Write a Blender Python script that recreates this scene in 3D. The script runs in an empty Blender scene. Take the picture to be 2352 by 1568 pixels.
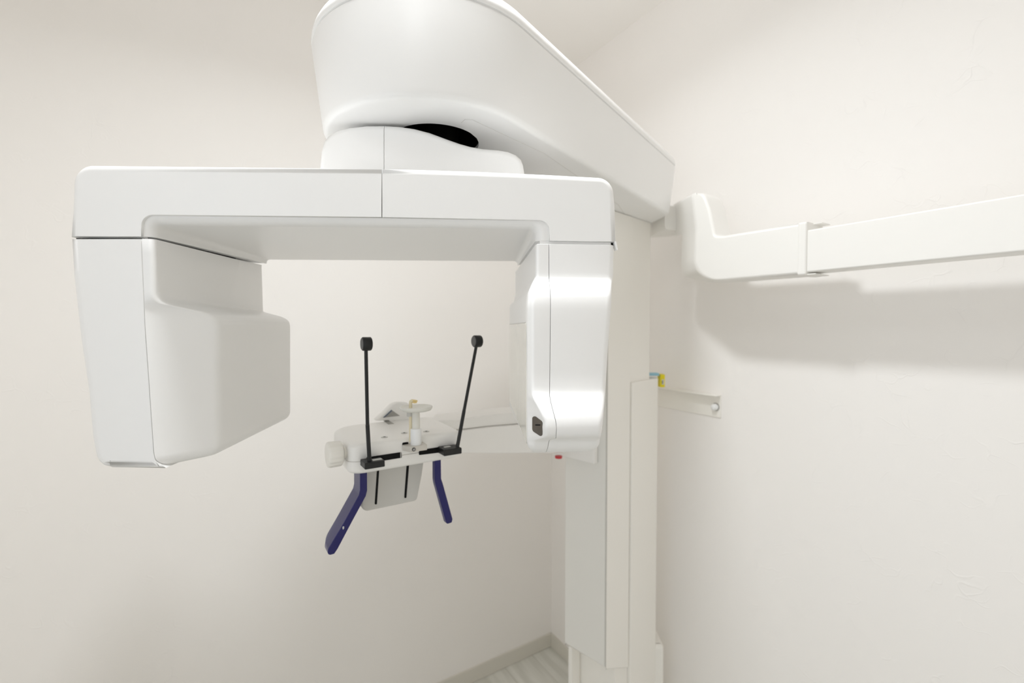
import bpy, bmesh, math, random
from mathutils import Vector, Matrix

# ------------------------------------------------------------------ camera
PITCH = math.radians(1.7)
FPX = 1045.0
H = 1.55
cam_d = bpy.data.cameras.new('camera')
cam_d.sensor_width = 36.0
cam_d.lens = FPX / 2352 * 36.0
cam_d.clip_start = 0.02
cam_d.dof.use_dof = True
cam_d.dof.focus_distance = 0.68
cam_d.dof.aperture_fstop = 3.2
cam = bpy.data.objects.new('camera', cam_d)
bpy.context.scene.collection.objects.link(cam)
cam.location = (0, 0, H)
cam.rotation_euler = (math.radians(90) - PITCH, 0, 0)
sc = bpy.context.scene
sc.camera = cam

# ------------------------------------------------------------------ world, exposure
sc.view_settings.view_transform = 'Standard'
sc.view_settings.look = 'None'
sc.view_settings.exposure = -0.38
sc.view_settings.gamma = 1.0
sc.view_settings.use_curve_mapping = False
sc.cycles.max_bounces = 18
sc.cycles.diffuse_bounces = 18
wd = bpy.data.worlds.new('world'); sc.world = wd
wd.use_nodes = True
wd.node_tree.nodes['Background'].inputs[0].default_value = (0.8, 0.9, 1.0, 1)
wd.node_tree.nodes['Background'].inputs[1].default_value = 0.6

def area(name, loc, rot, size, power, col, shape='DISK', size_y=None, spread=math.pi):
    l = bpy.data.lights.new(name, 'AREA')
    l.shape = shape; l.size = size
    if size_y: l.size_y = size_y
    l.energy = power; l.color = col; l.spread = spread
    o = bpy.data.objects.new(name, l); sc.collection.objects.link(o)
    o.location = loc; o.rotation_euler = rot
    return o
# round ceiling downlight above the machine
area('ceiling_lamp_light', (-0.13, 0.61, 2.685), (0, 0, 0), 0.18, 16, (0.955, 0.985, 1.0), spread=math.radians(155))
# fill light added behind the camera to brighten the machine's front
area('rear_fill_light', (-0.25, -0.40, 2.685), (0, 0, 0), 0.50, 3.3, (0.96, 0.985, 1.0))
# daylight entering through the doorway in the left wall
DB = Vector((-1.628, 1.038)); DR = Vector((0.5314, -0.8471)); DN = Vector((0.8471, 0.5314))
dl = DB + DR * 1.80 - DN * 0.75
area('doorway_light', (dl.x, dl.y, 1.75), (math.radians(108), 0, math.atan2(DN.y, DN.x) - math.radians(90)), 1.5, 12, (0.92, 0.96, 1.0), 'RECTANGLE', 1.7)

# ------------------------------------------------------------------ helpers
cp, sp = math.cos(PITCH), math.sin(PITCH)
def dxy(px, py): return (px - 1176) / FPX, (784 - py) / FPX
def ray(px, py):
    a, b = dxy(px, py)
    return Vector((a, cp + b * sp, b * cp - sp))
def P(px, py, Y):
    r = ray(px, py); t = Y / r.y
    return Vector((r.x * t, Y, r.z * t + H))
def Pz(px, py, zrel):
    r = ray(px, py); t = zrel / r.z
    return Vector((r.x * t, r.y * t, zrel + H))
class Pl:
    """a vertical plane of the place: an origin, a heading, and depth offsets v"""
    def __init__(s, X, Y, yaw):
        s.o = Vector((X, Y, H)); s.U = Vector((math.cos(yaw), math.sin(yaw), 0))
        s.N = Vector((-math.sin(yaw), math.cos(yaw), 0))
    def at(s, px, py, v=0.0):
        r = ray(px, py); c = Vector((0, 0, H))
        t = (v + s.N.dot(s.o - c)) / s.N.dot(r)
        return c + r * t
    def atz(s, px, z, v=0.0):          # z relative to the camera
        a = (px - 1176) / FPX
        k = v + s.N.x * s.o.x + s.N.y * s.o.y
        Y = (k + s.N.x * a * z * sp) / (s.N.x * a * cp + s.N.y)
        D = Y * cp - z * sp
        return Vector((a * D, Y, z + H))
    def loc(s, u, v, z):               # z absolute
        q = s.o + s.U * u + s.N * v
        return Vector((q.x, q.y, z))
    def uv(s, p):
        d = p - s.o
        return s.U.dot(Vector((d.x, d.y, 0))), s.N.dot(Vector((d.x, d.y, 0)))

def rp(pts, step=7.0):
    """polygon with rounded corners: (x, y[, r])"""
    out = []; n = len(pts)
    for i in range(n):
        p = pts[i]; x, y = p[0], p[1]; r = p[2] if len(p) > 2 else 0
        if r <= 0: out.append((x, y)); continue
        a = Vector(pts[i - 1][:2]) - Vector((x, y)); b = Vector(pts[(i + 1) % n][:2]) - Vector((x, y))
        la, lb = a.length, b.length; a.normalize(); b.normalize()
        ang = math.acos(max(-1, min(1, a.dot(b))))
        t = min(r / math.tan(ang / 2), la * 0.49999, lb * 0.49999)
        rr = t * math.tan(ang / 2)
        c = Vector((x, y)) + (a + b).normalized() * (rr / math.sin(ang / 2))
        s0 = Vector((x, y)) + a * t - c; s1 = Vector((x, y)) + b * t - c
        a0 = math.atan2(s0.y, s0.x); a1 = math.atan2(s1.y, s1.x)
        d = (a1 - a0 + math.pi) % (2 * math.pi) - math.pi
        k = max(2, int(abs(math.degrees(d)) / step) + 1)
        for j in range(k + 1):
            q = a0 + d * j / k
            out.append((c.x + rr * math.cos(q), c.y + rr * math.sin(q)))
    return out

def rp_fixed(pts, k):
    """rounded polygon giving k+1 points on every corner, for lofting"""
    out = []; n = len(pts)
    for i in range(n):
        x, y, r = pts[i]
        r = max(r, 1e-5)
        a = Vector(pts[i - 1][:2]) - Vector((x, y)); b = Vector(pts[(i + 1) % n][:2]) - Vector((x, y))
        la, lb = a.length, b.length; a.normalize(); b.normalize()
        ang = math.acos(max(-1, min(1, a.dot(b))))
        if ang > math.pi - 1e-3: ang = math.pi - 1e-3
        t = min(r / math.tan(ang / 2), la * 0.49, lb * 0.49)
        p0 = Vector((x, y)) + a * t; p2 = Vector((x, y)) + b * t; p1 = Vector((x, y))
        w = math.sin(ang / 2)
        for j in range(k + 1):
            q = j / k
            c0, c1, c2 = (1 - q) ** 2, 2 * q * (1 - q) * w, q * q
            p = (p0 * c0 + p1 * c1 + p2 * c2) / (c0 + c1 + c2)
            out.append((p.x, p.y))
    return out

def offset_poly(pts, ds):
    """convex polygon [(x,y,r)], edge i from i to i+1 moved inward by ds[i]"""
    n = len(pts)
    A = sum(pts[i][0] * pts[(i + 1) % n][1] - pts[(i + 1) % n][0] * pts[i][1] for i in range(n))
    sg = 1 if A > 0 else -1
    L = []
    for i in range(n):
        p = Vector(pts[i][:2]); q = Vector(pts[(i + 1) % n][:2]); d = (q - p).normalized()
        nn = Vector((-d.y, d.x)) * sg
        L.append((p + nn * ds[i], d))
    out = []
    for i in range(n):
        p, d = L[i - 1]; q, e = L[i]
        cr = d.x * e.y - d.y * e.x
        if abs(cr) < 1e-6: r = q
        else:
            t = ((q.x - p.x) * e.y - (q.y - p.y) * e.x) / cr
            r = p + d * t
        out.append((r.x, r.y, pts[i][2]))
    return out

def interp(tab, x):
    if x <= tab[0][0]: return tab[0][1]
    for (a, b), (c, d) in zip(tab, tab[1:]):
        if x <= c: return b + (d - b) * (x - a) / (c - a)
    return tab[-1][1]

def mesh(name, verts, faces, mat, parent=None, bevel=0, seg=4, ang=30, weights=None, sharp=35, subsurf=0):
    me = bpy.data.meshes.new(name)
    me.from_pydata([tuple(v) for v in verts], [], faces)
    me.validate()
    bm = bmesh.new(); bm.from_mesh(me)
    bmesh.ops.recalc_face_normals(bm, faces=bm.faces)
    bm.to_mesh(me); bm.free()
    me.materials.append(M[mat])
    o = bpy.data.objects.new(name, me); sc.collection.objects.link(o)
    for p in me.polygons: p.use_smooth = True
    if bevel:
        m = o.modifiers.new('bevel', 'BEVEL'); m.width = bevel; m.segments = seg
        m.use_clamp_overlap = False; m.harden_normals = True; m.miter_outer = 'MITER_SHARP'
        if weights:
            m.limit_method = 'WEIGHT'
            at = me.attributes.new('bevel_weight_edge', 'FLOAT', 'EDGE')
            for e in me.edges:
                k = tuple(sorted(e.vertices))
                at.data[e.index].value = weights.get(k, 0.0)
        else:
            m.limit_method = 'ANGLE'; m.angle_limit = math.radians(ang)
    if subsurf:
        m = o.modifiers.new('sub', 'SUBSURF'); m.levels = subsurf; m.render_levels = subsurf
    if not (bevel and not weights):
        me.set_sharp_from_angle(angle=math.radians(sharp))
    if parent is not None: adopt(o, parent)
    return o
def world(q):
    if q is None: return Matrix.Identity(4)
    return world(q.parent) @ (q.matrix_parent_inverse if q.parent else Matrix.Identity(4)) @ Matrix.Translation(q.location)
def adopt(o, parent):
    o.parent = parent
    o.matrix_parent_inverse = world(parent).inverted()
def empty(name, loc):
    o = bpy.data.objects.new(name, None); sc.collection.objects.link(o)
    o.location = loc; o.empty_display_size = 0.05
    return o
def tag(o, **k):
    for a, b in k.items(): o[a] = b
    return o
def prism(front, back):
    n = len(front)
    v = list(front) + list(back)
    f = [list(range(n)), list(range(n, 2 * n))[::-1]] + [[i, (i + 1) % n, n + (i + 1) % n, n + i] for i in range(n)]
    return v, f
def loft(loops, cap0=True, cap1=True, closed=True):
    n = len(loops[0]); v = [p for l in loops for p in l]; f = []
    for a in range(len(loops) - 1):
        for i in range(n if closed else n - 1):
            j = (i + 1) % n
            f.append([a * n + i, a * n + j, (a + 1) * n + j, (a + 1) * n + i])
    if cap0: f.append(list(range(n)))
    if cap1: f.append([(len(loops) - 1) * n + i for i in range(n)][::-1])
    return v, f
def ex(name, pl, poly, v0, v1, mat, parent, bevel=0, seg=4, **k):
    """outline in the plane pl at depth v0, carried straight back to v1"""
    fr = [pl.at(x, y, v0) for x, y in rp(poly)]
    bk = [p + pl.N * (v1 - v0) for p in fr]
    return mesh(name, *prism(fr, bk), mat, parent, bevel, seg, **k)
def vprism(name, plan, z0, z1, mat, parent, bevel=0, seg=4, **k):
    """plan polygon (x, y[, r]) in metres, z absolute"""
    q = rp(plan)
    return mesh(name, *prism([(x, y, z0) for x, y in q], [(x, y, z1) for x, y in q]), mat, parent, bevel, seg, **k)
def cyl(name, a, b, r0, r1, mat, parent, n=32, bevel=0, prof=None, seg=3):
    """round bar from a to b; prof = [(t, r)]"""
    a = Vector(a); b = Vector(b); d = b - a; L = d.length; d.normalize()
    u = d.orthogonal().normalized(); w = d.cross(u)
    pr = prof or [(0, r0), (1, r1)]
    loops = [[a + d * (t * L) + u * (r * math.cos(2 * math.pi * i / n)) + w * (r * math.sin(2 * math.pi * i / n)) for i in range(n)] for t, r in pr]
    return mesh(name, *loft(loops), mat, parent, bevel, seg)

# ------------------------------------------------------------------ materials
M = {}
def mat(name, col, rough=0.4, spec=0.5, coat=0.0, bump=None, metal=0.0, trans=0.0, noise=0.0):
    m = bpy.data.materials.new(name); m.use_nodes = True; nt = m.node_tree
    b = nt.nodes['Principled BSDF']
    b.inputs['Base Color'].default_value = (*col, 1); b.inputs['Roughness'].default_value = rough
    b.inputs['Specular IOR Level'].default_value = spec; b.inputs['Metallic'].default_value = metal
    b.inputs['Coat Weight'].default_value = coat; b.inputs['Coat Roughness'].default_value = 0.2
    b.inputs['Transmission Weight'].default_value = trans
    tc = nt.nodes.new('ShaderNodeTexCoord')
    if noise:
        n = nt.nodes.new('ShaderNodeTexNoise'); n.inputs['Scale'].default_value = 3.0; n.inputs['Detail'].default_value = 3
        nt.links.new(tc.outputs['Object'], n.inputs['Vector'])
        mx = nt.nodes.new('ShaderNodeMix'); mx.data_type = 'RGBA'
        mx.inputs[6].default_value = (*[c * (1 - noise) for c in col], 1)
        mx.inputs[7].default_value = (*[min(1, c * (1 + noise)) for c in col], 1)
        nt.links.new(n.outputs['Fac'], mx.inputs[0]); nt.links.new(mx.outputs[2], b.inputs['Base Color'])
    if bump:
        sc_, st = bump
        n2 = nt.nodes.new('ShaderNodeTexNoise'); n2.inputs['Scale'].default_value = sc_; n2.inputs['Detail'].default_value = 4
        nt.links.new(tc.outputs['Object'], n2.inputs['Vector'])
        bp = nt.nodes.new('ShaderNodeBump'); bp.inputs['Strength'].default_value = st; bp.inputs['Distance'].default_value = 0.001
        nt.links.new(n2.outputs['Fac'], bp.inputs['Height']); nt.links.new(bp.outputs['Normal'], b.inputs['Normal'])
    M[name] = m
    return m
mat('white_plastic', (0.885, 0.885, 0.882), 0.36, 0.5, 0.12, noise=0.004)
mat('cream_plastic', (0.90, 0.882, 0.84), 0.38, 0.5, 0.2, noise=0.004)
mat('side_arm_plastic', (0.865, 0.855, 0.83), 0.38, 0.5, 0.1, noise=0.004)  # the column's cream, darkened to tone down the light on the side arm
mat('shaded_plastic', (0.81, 0.805, 0.775), 0.38, 0.5, 0.1, noise=0.004)  # darker, cooler plastic: shade of the carriage front put into the colour
mat('table_plastic', (0.87, 0.86, 0.84), 0.36, 0.5, 0.15, noise=0.004)
mat('knob_plastic', (0.86, 0.84, 0.79), 0.4, 0.5, 0.1, noise=0.004)
mat('grey_plastic', (0.60, 0.59, 0.56), 0.45, 0.4, noise=0.004)
mat('decal_grey', (0.36, 0.35, 0.33), 0.4, 0.4, noise=0.01)
mat('decal_dark', (0.12, 0.15, 0.20), 0.4, 0.4, noise=0.01)
mat('black_plastic', (0.012, 0.012, 0.012), 0.38, 0.4, noise=0.05)
mat('recess_black', (0.003, 0.003, 0.003), 0.7, 0.2, noise=0.05)
mat('hole_black', (0.012, 0.011, 0.009), 0.35, 0.4, noise=0.05)
mat('pad_grey', (0.10, 0.10, 0.10), 0.5, 0.4, noise=0.03)
mat('window_smoke', (0.085, 0.07, 0.055), 0.25, 0.5, noise=0.03)
mat('blue_plastic', (0.010, 0.009, 0.105), 0.3, 0.45, noise=0.03)
mat('panel_gloss', (0.74, 0.735, 0.66), 0.12, 0.6, 0.5, noise=0.004)
mat('clamp_grey', (0.62, 0.59, 0.54), 0.3, 0.5, noise=0.02)
mat('steel', (0.45, 0.45, 0.45), 0.3, 0.5, metal=0.9, noise=0.02)
mat('cup_plastic', (0.76, 0.75, 0.70), 0.35, 0.5, noise=0.01)
mat('bite_cream', (0.78, 0.70, 0.50), 0.35, 0.5, noise=0.02)
mat('bite_yellow', (0.80, 0.62, 0.28), 0.35, 0.5, noise=0.02)
mat('label_white', (0.62, 0.62, 0.60), 0.5, 0.3, noise=0.01)
mat('label_yellow', (0.80, 0.68, 0.02), 0.5, 0.3, noise=0.02)
mat('label_blue', (0.30, 0.55, 0.68), 0.5, 0.3, noise=0.02)
mat('stop_red', (0.55, 0.03, 0.04), 0.35, 0.5, noise=0.02)
mat('bolt_white', (0.86, 0.87, 0.88), 0.3, 0.5, noise=0.01)
mat('lamp_white', (0.85, 0.85, 0.84), 0.5, 0.3, noise=0.01)

def wall_material(name, col, crease):
    m = bpy.data.materials.new(name); m.use_nodes = True; nt = m.node_tree; b = nt.nodes['Principled BSDF']
    b.inputs['Base Color'].default_value = (*col, 1); b.inputs['Roughness'].default_value = 0.75
    b.inputs['Specular IOR Level'].default_value = 0.25
    tc = nt.nodes.new('ShaderNodeTexCoord')
    # scattered thin plaster ridges of the wallpaper
    w = nt.nodes.new('ShaderNodeTexNoise'); w.inputs['Scale'].default_value = 9; w.inputs['Detail'].default_value = 2
    nt.links.new(tc.outputs['Object'], w.inputs['Vector'])
    mp = nt.nodes.new('ShaderNodeVectorMath'); mp.operation = 'MULTIPLY_ADD'
    mp.inputs[1].default_value = (0.22, 0.22, 0.22)
    nt.links.new(w.outputs['Color'], mp.inputs[0]); nt.links.new(tc.outputs['Object'], mp.inputs[2])
    v = nt.nodes.new('ShaderNodeTexVoronoi'); v.feature = 'DISTANCE_TO_EDGE'; v.inputs['Scale'].default_value = 13
    nt.links.new(mp.outputs[0], v.inputs['Vector'])
    r = nt.nodes.new('ShaderNodeMapRange'); r.inputs['From Min'].default_value = 0.0; r.inputs['From Max'].default_value = 0.03
    r.inputs['To Min'].default_value = 1.0; r.inputs['To Max'].default_value = 0.0
    nt.links.new(v.outputs['Distance'], r.inputs['Value'])
    g = nt.nodes.new('ShaderNodeTexNoise'); g.inputs['Scale'].default_value = 14; g.inputs['Detail'].default_value = 2
    nt.links.new(tc.outputs['Object'], g.inputs['Vector'])
    gr = nt.nodes.new('ShaderNodeMapRange'); gr.inputs['From Min'].default_value = 0.5; gr.inputs['From Max'].default_value = 0.66
    nt.links.new(g.outputs['Fac'], gr.inputs['Value'])
    mu = nt.nodes.new('ShaderNodeMath'); mu.operation = 'MULTIPLY'
    nt.links.new(r.outputs[0], mu.inputs[0]); nt.links.new(gr.outputs[0], mu.inputs[1])
    f = nt.nodes.new('ShaderNodeTexNoise'); f.inputs['Scale'].default_value = 120; f.inputs['Detail'].default_value = 3
    nt.links.new(tc.outputs['Object'], f.inputs['Vector'])
    ad = nt.nodes.new('ShaderNodeMath'); ad.operation = 'MULTIPLY_ADD'; ad.inputs[1].default_value = 0.12
    nt.links.new(f.outputs['Fac'], ad.inputs[0]); nt.links.new(mu.outputs[0], ad.inputs[2])
    bp = nt.nodes.new('ShaderNodeBump'); bp.inputs['Strength'].default_value = crease; bp.inputs['Distance'].default_value = 0.0012
    nt.links.new(ad.outputs[0], bp.inputs['Height']); nt.links.new(bp.outputs['Normal'], b.inputs['Normal'])
    M[name] = m
wall_material('wallpaper', (0.910, 0.890, 0.871), 0.42)
wall_material('ceiling_paper', (0.925, 0.908, 0.885), 0.12)
mat('baseboard_white', (0.70, 0.68, 0.62), 0.5, 0.4, noise=0.01)
def floor_material():
    m = bpy.data.materials.new('floor_planks'); m.use_nodes = True; nt = m.node_tree; b = nt.nodes['Principled BSDF']
    b.inputs['Roughness'].default_value = 0.35
    tc = nt.nodes.new('ShaderNodeTexCoord'); mp = nt.nodes.new('ShaderNodeMapping')
    mp.inputs['Rotation'].default_value = (0, 0, math.radians(-32))
    nt.links.new(tc.outputs['Object'], mp.inputs['Vector'])
    br = nt.nodes.new('ShaderNodeTexBrick'); br.inputs['Scale'].default_value = 1.0
    br.inputs['Brick Width'].default_value = 0.15; br.inputs['Row Height'].default_value = 0.9
    br.inputs['Mortar Size'].default_value = 0.0012
    br.inputs['Color1'].default_value = (0.70, 0.70, 0.66, 1); br.inputs['Color2'].default_value = (0.76, 0.76, 0.72, 1)
    br.inputs['Mortar'].default_value = (0.5, 0.49, 0.44, 1)
    nt.links.new(mp.outputs[0], br.inputs['Vector'])
    st = nt.nodes.new('ShaderNodeMapping'); st.inputs['Scale'].default_value = (22, 2.2, 1)
    nt.links.new(mp.outputs[0], st.inputs['Vector'])
    n = nt.nodes.new('ShaderNodeTexNoise'); n.inputs['Scale'].default_value = 1.5; n.inputs['Detail'].default_value = 5
    nt.links.new(st.outputs[0], n.inputs['Vector'])
    mx = nt.nodes.new('ShaderNodeMix'); mx.data_type = 'RGBA'; mx.blend_type = 'MULTIPLY'; mx.inputs[0].default_value = 0.5
    cr = nt.nodes.new('ShaderNodeValToRGB'); cr.color_ramp.elements[0].position = 0.35; cr.color_ramp.elements[1].position = 0.62
    cr.color_ramp.elements[0].color = (0.68, 0.68, 0.64, 1); cr.color_ramp.elements[1].color = (1, 1, 1, 1)
    nt.links.new(n.outputs['Fac'], cr.inputs[0])
    nt.links.new(br.outputs['Color'], mx.inputs[6]); nt.links.new(cr.outputs[0], mx.inputs[7])
    nt.links.new(mx.outputs[2], b.inputs['Base Color'])
    M['floor_planks'] = m
floor_material()

# ------------------------------------------------------------------ room shell
CY = 2.18
CX = (1268 - 1176) / FPX * CY
Z0 = 0.0; Z1 = 2.70
YB = math.radians(90 - 57.9)            # heading of the back wall
bdir = Vector((math.cos(YB), math.sin(YB)))      # along the back wall, to the right and away
rdir = Vector((math.sin(YB), -math.cos(YB)))     # along the right wall, to the right and near
cor = Vector((CX, CY))
LB, LR = 2.15, 2.9
c0 = cor; c1 = cor - bdir * LB; c2 = c1 + rdir * LR; c3 = cor + rdir * LR
T = 0.12
def wallbox(name, a, b, n, z0=Z0, z1=Z1, ext=0.0):
    d = (b - a).normalized()
    a = a - d * ext; b = b + d * ext
    q = [a, b, b + n * T, a + n * T]
    o = mesh(name, *prism([(p.x, p.y, z0) for p in q], [(p.x, p.y, z1) for p in q]), 'wallpaper', None)
    o['kind'] = 'structure'; return o
wallbox('wall_back', c1, c0, -rdir)
wallbox('wall_right', c0, c3, bdir, ext=T)
def boxv(a, b, n, z0, z1):
    q = [a, b, b + n * T, a + n * T]
    return [(p.x, p.y, z0) for p in q] + [(p.x, p.y, z1) for p in q]
D0, D1, DH = 1.25, 2.15, 2.15            # doorway in the left wall
vs, fs = [], []
for a_, b_, z0_, z1_ in ((-T, D0, 0, Z1), (D1, LR + T, 0, Z1), (D0, D1, DH, Z1)):
    k = len(vs); vs += boxv(c1 + rdir * a_, c1 + rdir * b_, -bdir, z0_, z1_)
    fs += [[k, k + 1, k + 2, k + 3], [k + 4, k + 7, k + 6, k + 5]] + [[k + i, k + (i + 1) % 4, k + 4 + (i + 1) % 4, k + 4 + i] for i in range(4)]
o = mesh('wall_left', vs, fs, 'wallpaper'); o['kind'] = 'structure'
wallbox('wall_front', c2, c3, rdir)
fl = [c0 + (bdir - rdir) * T, c1 + (-bdir - rdir) * T, c2 + (-bdir + rdir) * T, c3 + (bdir + rdir) * T]
o = mesh('floor', *prism([(p.x, p.y, -0.1) for p in fl], [(p.x, p.y, 0) for p in fl]), 'floor_planks'); o['kind'] = 'structure'
o = mesh('ceiling', *prism([(p.x, p.y, Z1) for p in fl], [(p.x, p.y, Z1 + 0.1) for p in fl]), 'ceiling_paper'); o['kind'] = 'structure'
def baseboard(name, a, b, n):
    q = [a, b, b + n * 0.008, a + n * 0.008]
    o = mesh(name, *prism([(p.x, p.y, 0) for p in q], [(p.x, p.y, 0.066) for p in q]), 'baseboard_white', None, 0.002, 2)
    o['kind'] = 'structure'
baseboard('baseboard_back', c1, c0, rdir)
baseboard('baseboard_right', c0, c3, -bdir)

# ================================================================== the X-ray machine
K = P(1396, 784, 1.28); K.z = 0
ax = Vector((math.cos(math.radians(45)), math.sin(math.radians(45)), 0)); lf = Vector((-ax.y, ax.x, 0))
def col(a, b):                       # a along the machine axis, b to the left of the column corner
    p = K + ax * a + lf * b
    return (p.x, p.y)
root = empty('dental_xray_machine', (K.x, K.y + 0.15, 0))
tag(root, label='white panoramic dental X-ray machine on a column in the room corner, with U-shaped rotating arm', category='X-ray machine')

# ---- column
def plan(pts): return [(*col(p[0], p[1]), *(p[2:] if len(p) > 2 else ())) for p in pts]
ZB = 0.334 + H                       # underside of the overhead arm
vprism('column_sleeve', plan([(0.128, -0.004, 0.004), (0.316, -0.004, 0.035), (0.316, 0.153, 0.035), (0.128, 0.153, 0.004)]), 0.0, P(1484, 873, 1.43).z, 'cream_plastic', root, 0.0015, 2)
vprism('column_pole', plan([(0.127, 0.004, 0.003), (0.268, 0.004, 0.028), (0.268, 0.145, 0.028), (0.127, 0.145, 0.003)]), P(1484, 880, 1.43).z - 0.3, ZB - 0.001, 'cream_plastic', root)
# sliding carriage, front face coloured cooler to show its shade, and a sloping lower end
cz = P(1390, 1531, 1.285).z
cq = rp(plan([(0, 0, 0.006), (0.1245, 0, 0.002), (0.1245, 0.149, 0.01), (0, 0.149, 0.006)]))
def czb(p):
    a = (Vector((p[0], p[1], 0)) - K).dot(ax)
    return cz - 0.004 - a * 0.50 if a > 0.004 else cz
mesh('carriage', *prism([(x, y, czb((x, y))) for x, y in cq], [(x, y, ZB - 0.001) for x, y in cq]), 'cream_plastic', root, 0.003, 2)
carr = bpy.data.objects['carriage']
q = plan([(-0.003, 0.003), (0.0, 0.003), (0.0, 0.147), (-0.003, 0.147)])
mesh('front_panel', *prism([(x, y, cz + 0.004) for x, y in q], [(x, y, ZB - 0.003) for x, y in q]), 'shaded_plastic', carr, 0.001, 2)
vprism('base_column', plan([(0.055, 0.006), (0.127, 0.006), (0.127, 0.14), (0.055, 0.14)]), 0.0, cz + 0.03, 'cream_plastic', root)
vprism('base_flange', plan([(0.008, 0.128), (0.05, 0.128), (0.05, 0.142), (0.008, 0.142)]), 0.0, cz + 0.01, 'cream_plastic', root, 0.002, 2)
pb = P(1520, 1480, 1.49)
vprism('base_cover', [(pb.x - 0.06, pb.y - 0.005, 0.01), (pb.x + 0.007, pb.y - 0.005, 0.01), (pb.x + 0.007, pb.y + 0.09, 0.01), (pb.x - 0.06, pb.y + 0.09, 0.01)], 0.0, pb.z, 'cream_plastic', root, 0.012, 4, ang=50)
mesh('panel_seam', *prism([(*col(a, b), cz + 0.003) for a, b in ((-0.0008, 0.0), (0.0006, -0.0006), (0.003, 0.003), (-0.0008, 0.0028))], [(*col(a, b), ZB - 0.002) for a, b in ((-0.0008, 0.0), (0.0006, -0.0006), (0.003, 0.003), (-0.0008, 0.0028))]), 'grey_plastic', carr)
# warning label on the back of the sleeve top
lp = P(1516, 874, 1.50)
lb = vprism('label_plate', [(lp.x - 0.06, lp.y), (lp.x - 0.002, lp.y), (lp.x - 0.002, lp.y + 0.03), (lp.x - 0.06, lp.y + 0.03)], P(1516, 863, 1.5).z, P(1510, 857, 1.5).z, 'label_blue', root, 0.001, 1)
for nm, x0, y0, x1, y1, m_ in (('label_border', 1517, 860, 1527, 889, 'label_yellow'), ('label_field', 1520.5, 871, 1525, 883, 'label_white'), ('label_mark', 1520.5, 874, 1522.5, 881, 'decal_dark')):
    d_ = {'label_border': 0.0, 'label_field': -0.0006, 'label_mark': -0.001}[nm]
    a_, b_ = P(x0, y0, 1.5 + d_), P(x1, y1, 1.5 + d_)
    o_ = vprism(nm, [(a_.x, a_.y), (b_.x, a_.y), (b_.x, a_.y + 0.001 + (0.03 if nm == 'label_border' else 0)), (a_.x, a_.y + 0.001 + (0.03 if nm == 'label_border' else 0))], b_.z, a_.z, m_, lb)
    if nm == 'label_border': o_['label'] = 'yellow edge of the sticker'

# ---- overhead arm (teardrop)
hc = Vector((-0.147, 0.860)); R = 0.206
near_end = Vector((0.482, 1.353)); far_end = Vector((0.20, 1.60)); back_end = Vector((0.455, 1.56))
def tangent(ext, side):
    d = ext - hc; L = d.length; a = math.atan2(d.y, d.x); b = math.acos(R / L)
    q = a + side * b
    return q
qa = tangent(near_end, -1); qb = tangent(far_end, 1)
outl = []
na = 72
a0 = qa; a1 = qb - 2 * math.pi
for i in range(na + 1):
    t = a0 + (a1 - a0) * i / na
    outl.append(Vector((hc.x + R * math.cos(t), hc.y + R * math.sin(t))))
tail = rp([(outl[-1].x, outl[-1].y), (far_end.x, far_end.y, 0.05), (back_end.x, back_end.y, 0.05), (near_end.x, near_end.y, 0.030), (outl[0].x, outl[0].y)], 12)
tail = [Vector(p) for p in tail][1:-1]
def dens(ps):
    out = []
    for a, b in zip(ps, ps[1:]):
        k = max(1, int((b - a).length / 0.05))
        for j in range(k): out.append(a + (b - a) * j / k)
    return out
full = dens([outl[-1]] + tail + [outl[0]])[1:]
outl = outl + full
def off(ps, d):
    n = len(ps); out = []
    for i in range(n):
        t = (ps[(i + 1) % n] - ps[i - 1]).normalized()
        nn = Vector((t.y, -t.x))
        out.append(ps[i] + nn * d)
    return out
A_ = sum(outl[i].x * outl[(i + 1) % len(outl)].y - outl[(i + 1) % len(outl)].x * outl[i].y for i in range(len(outl)))
SG = 1 if A_ > 0 else -1
def inset(d): return off(outl, -d * SG)
zt = 0.475
def lp3(ps, z): return [Vector((p.x, p.y, z + H)) for p in ps]
loops = [lp3(inset(0.004), zt), lp3(inset(0.0005), zt - 0.0015), lp3(inset(0.0), zt - 0.004), lp3(inset(0.015), 0.346)]
for j in range(1, 9):
    a = j / 8 * math.pi / 2
    loops.append(lp3(inset(0.015 + 0.010 * (1 - math.cos(a))), 0.346 - 0.012 * math.sin(a)))
hole_c = Vector((-0.137, 0.832)); hr = 0.077
fin = inset(0.025)
def circ(ps, r):
    out = []
    for p in ps:
        d = p - hole_c; a = math.atan2(d.y, d.x); out.append(Vector((hole_c.x + r * math.cos(a), hole_c.y + r * math.sin(a))))
    return out
loops.append(lp3(circ(fin, hr + 0.001), 0.334)); loops.append(lp3(circ(fin, hr), 0.3345)); loops.append(lp3(circ(fin, hr), 0.341))
boom = mesh('overhead_arm', *loft(loops, cap0=True, cap1=False), 'white_plastic', root, sharp=40)
rl = [lp3(circ(fin, hr), 0.341), lp3(circ(fin, hr - 0.001), 0.42)]
mesh('swivel_opening', *loft(rl, cap0=False, cap1=True), 'hole_black', boom)
lid = [lp3(inset(0.004), zt - 0.002), lp3(inset(0.003), zt + 0.0015), lp3(inset(0.0), zt + 0.002), lp3(inset(-0.001), zt + 0.005)]
for j in range(1, 8):
    a = j / 7 * math.pi / 2
    lid.append(lp3(inset(-0.001 + 0.024 * (1 - math.cos(a))), zt + 0.005 + 0.028 * math.sin(a)))
mesh('arm_lid', *loft(lid), 'white_plastic', boom)
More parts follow.
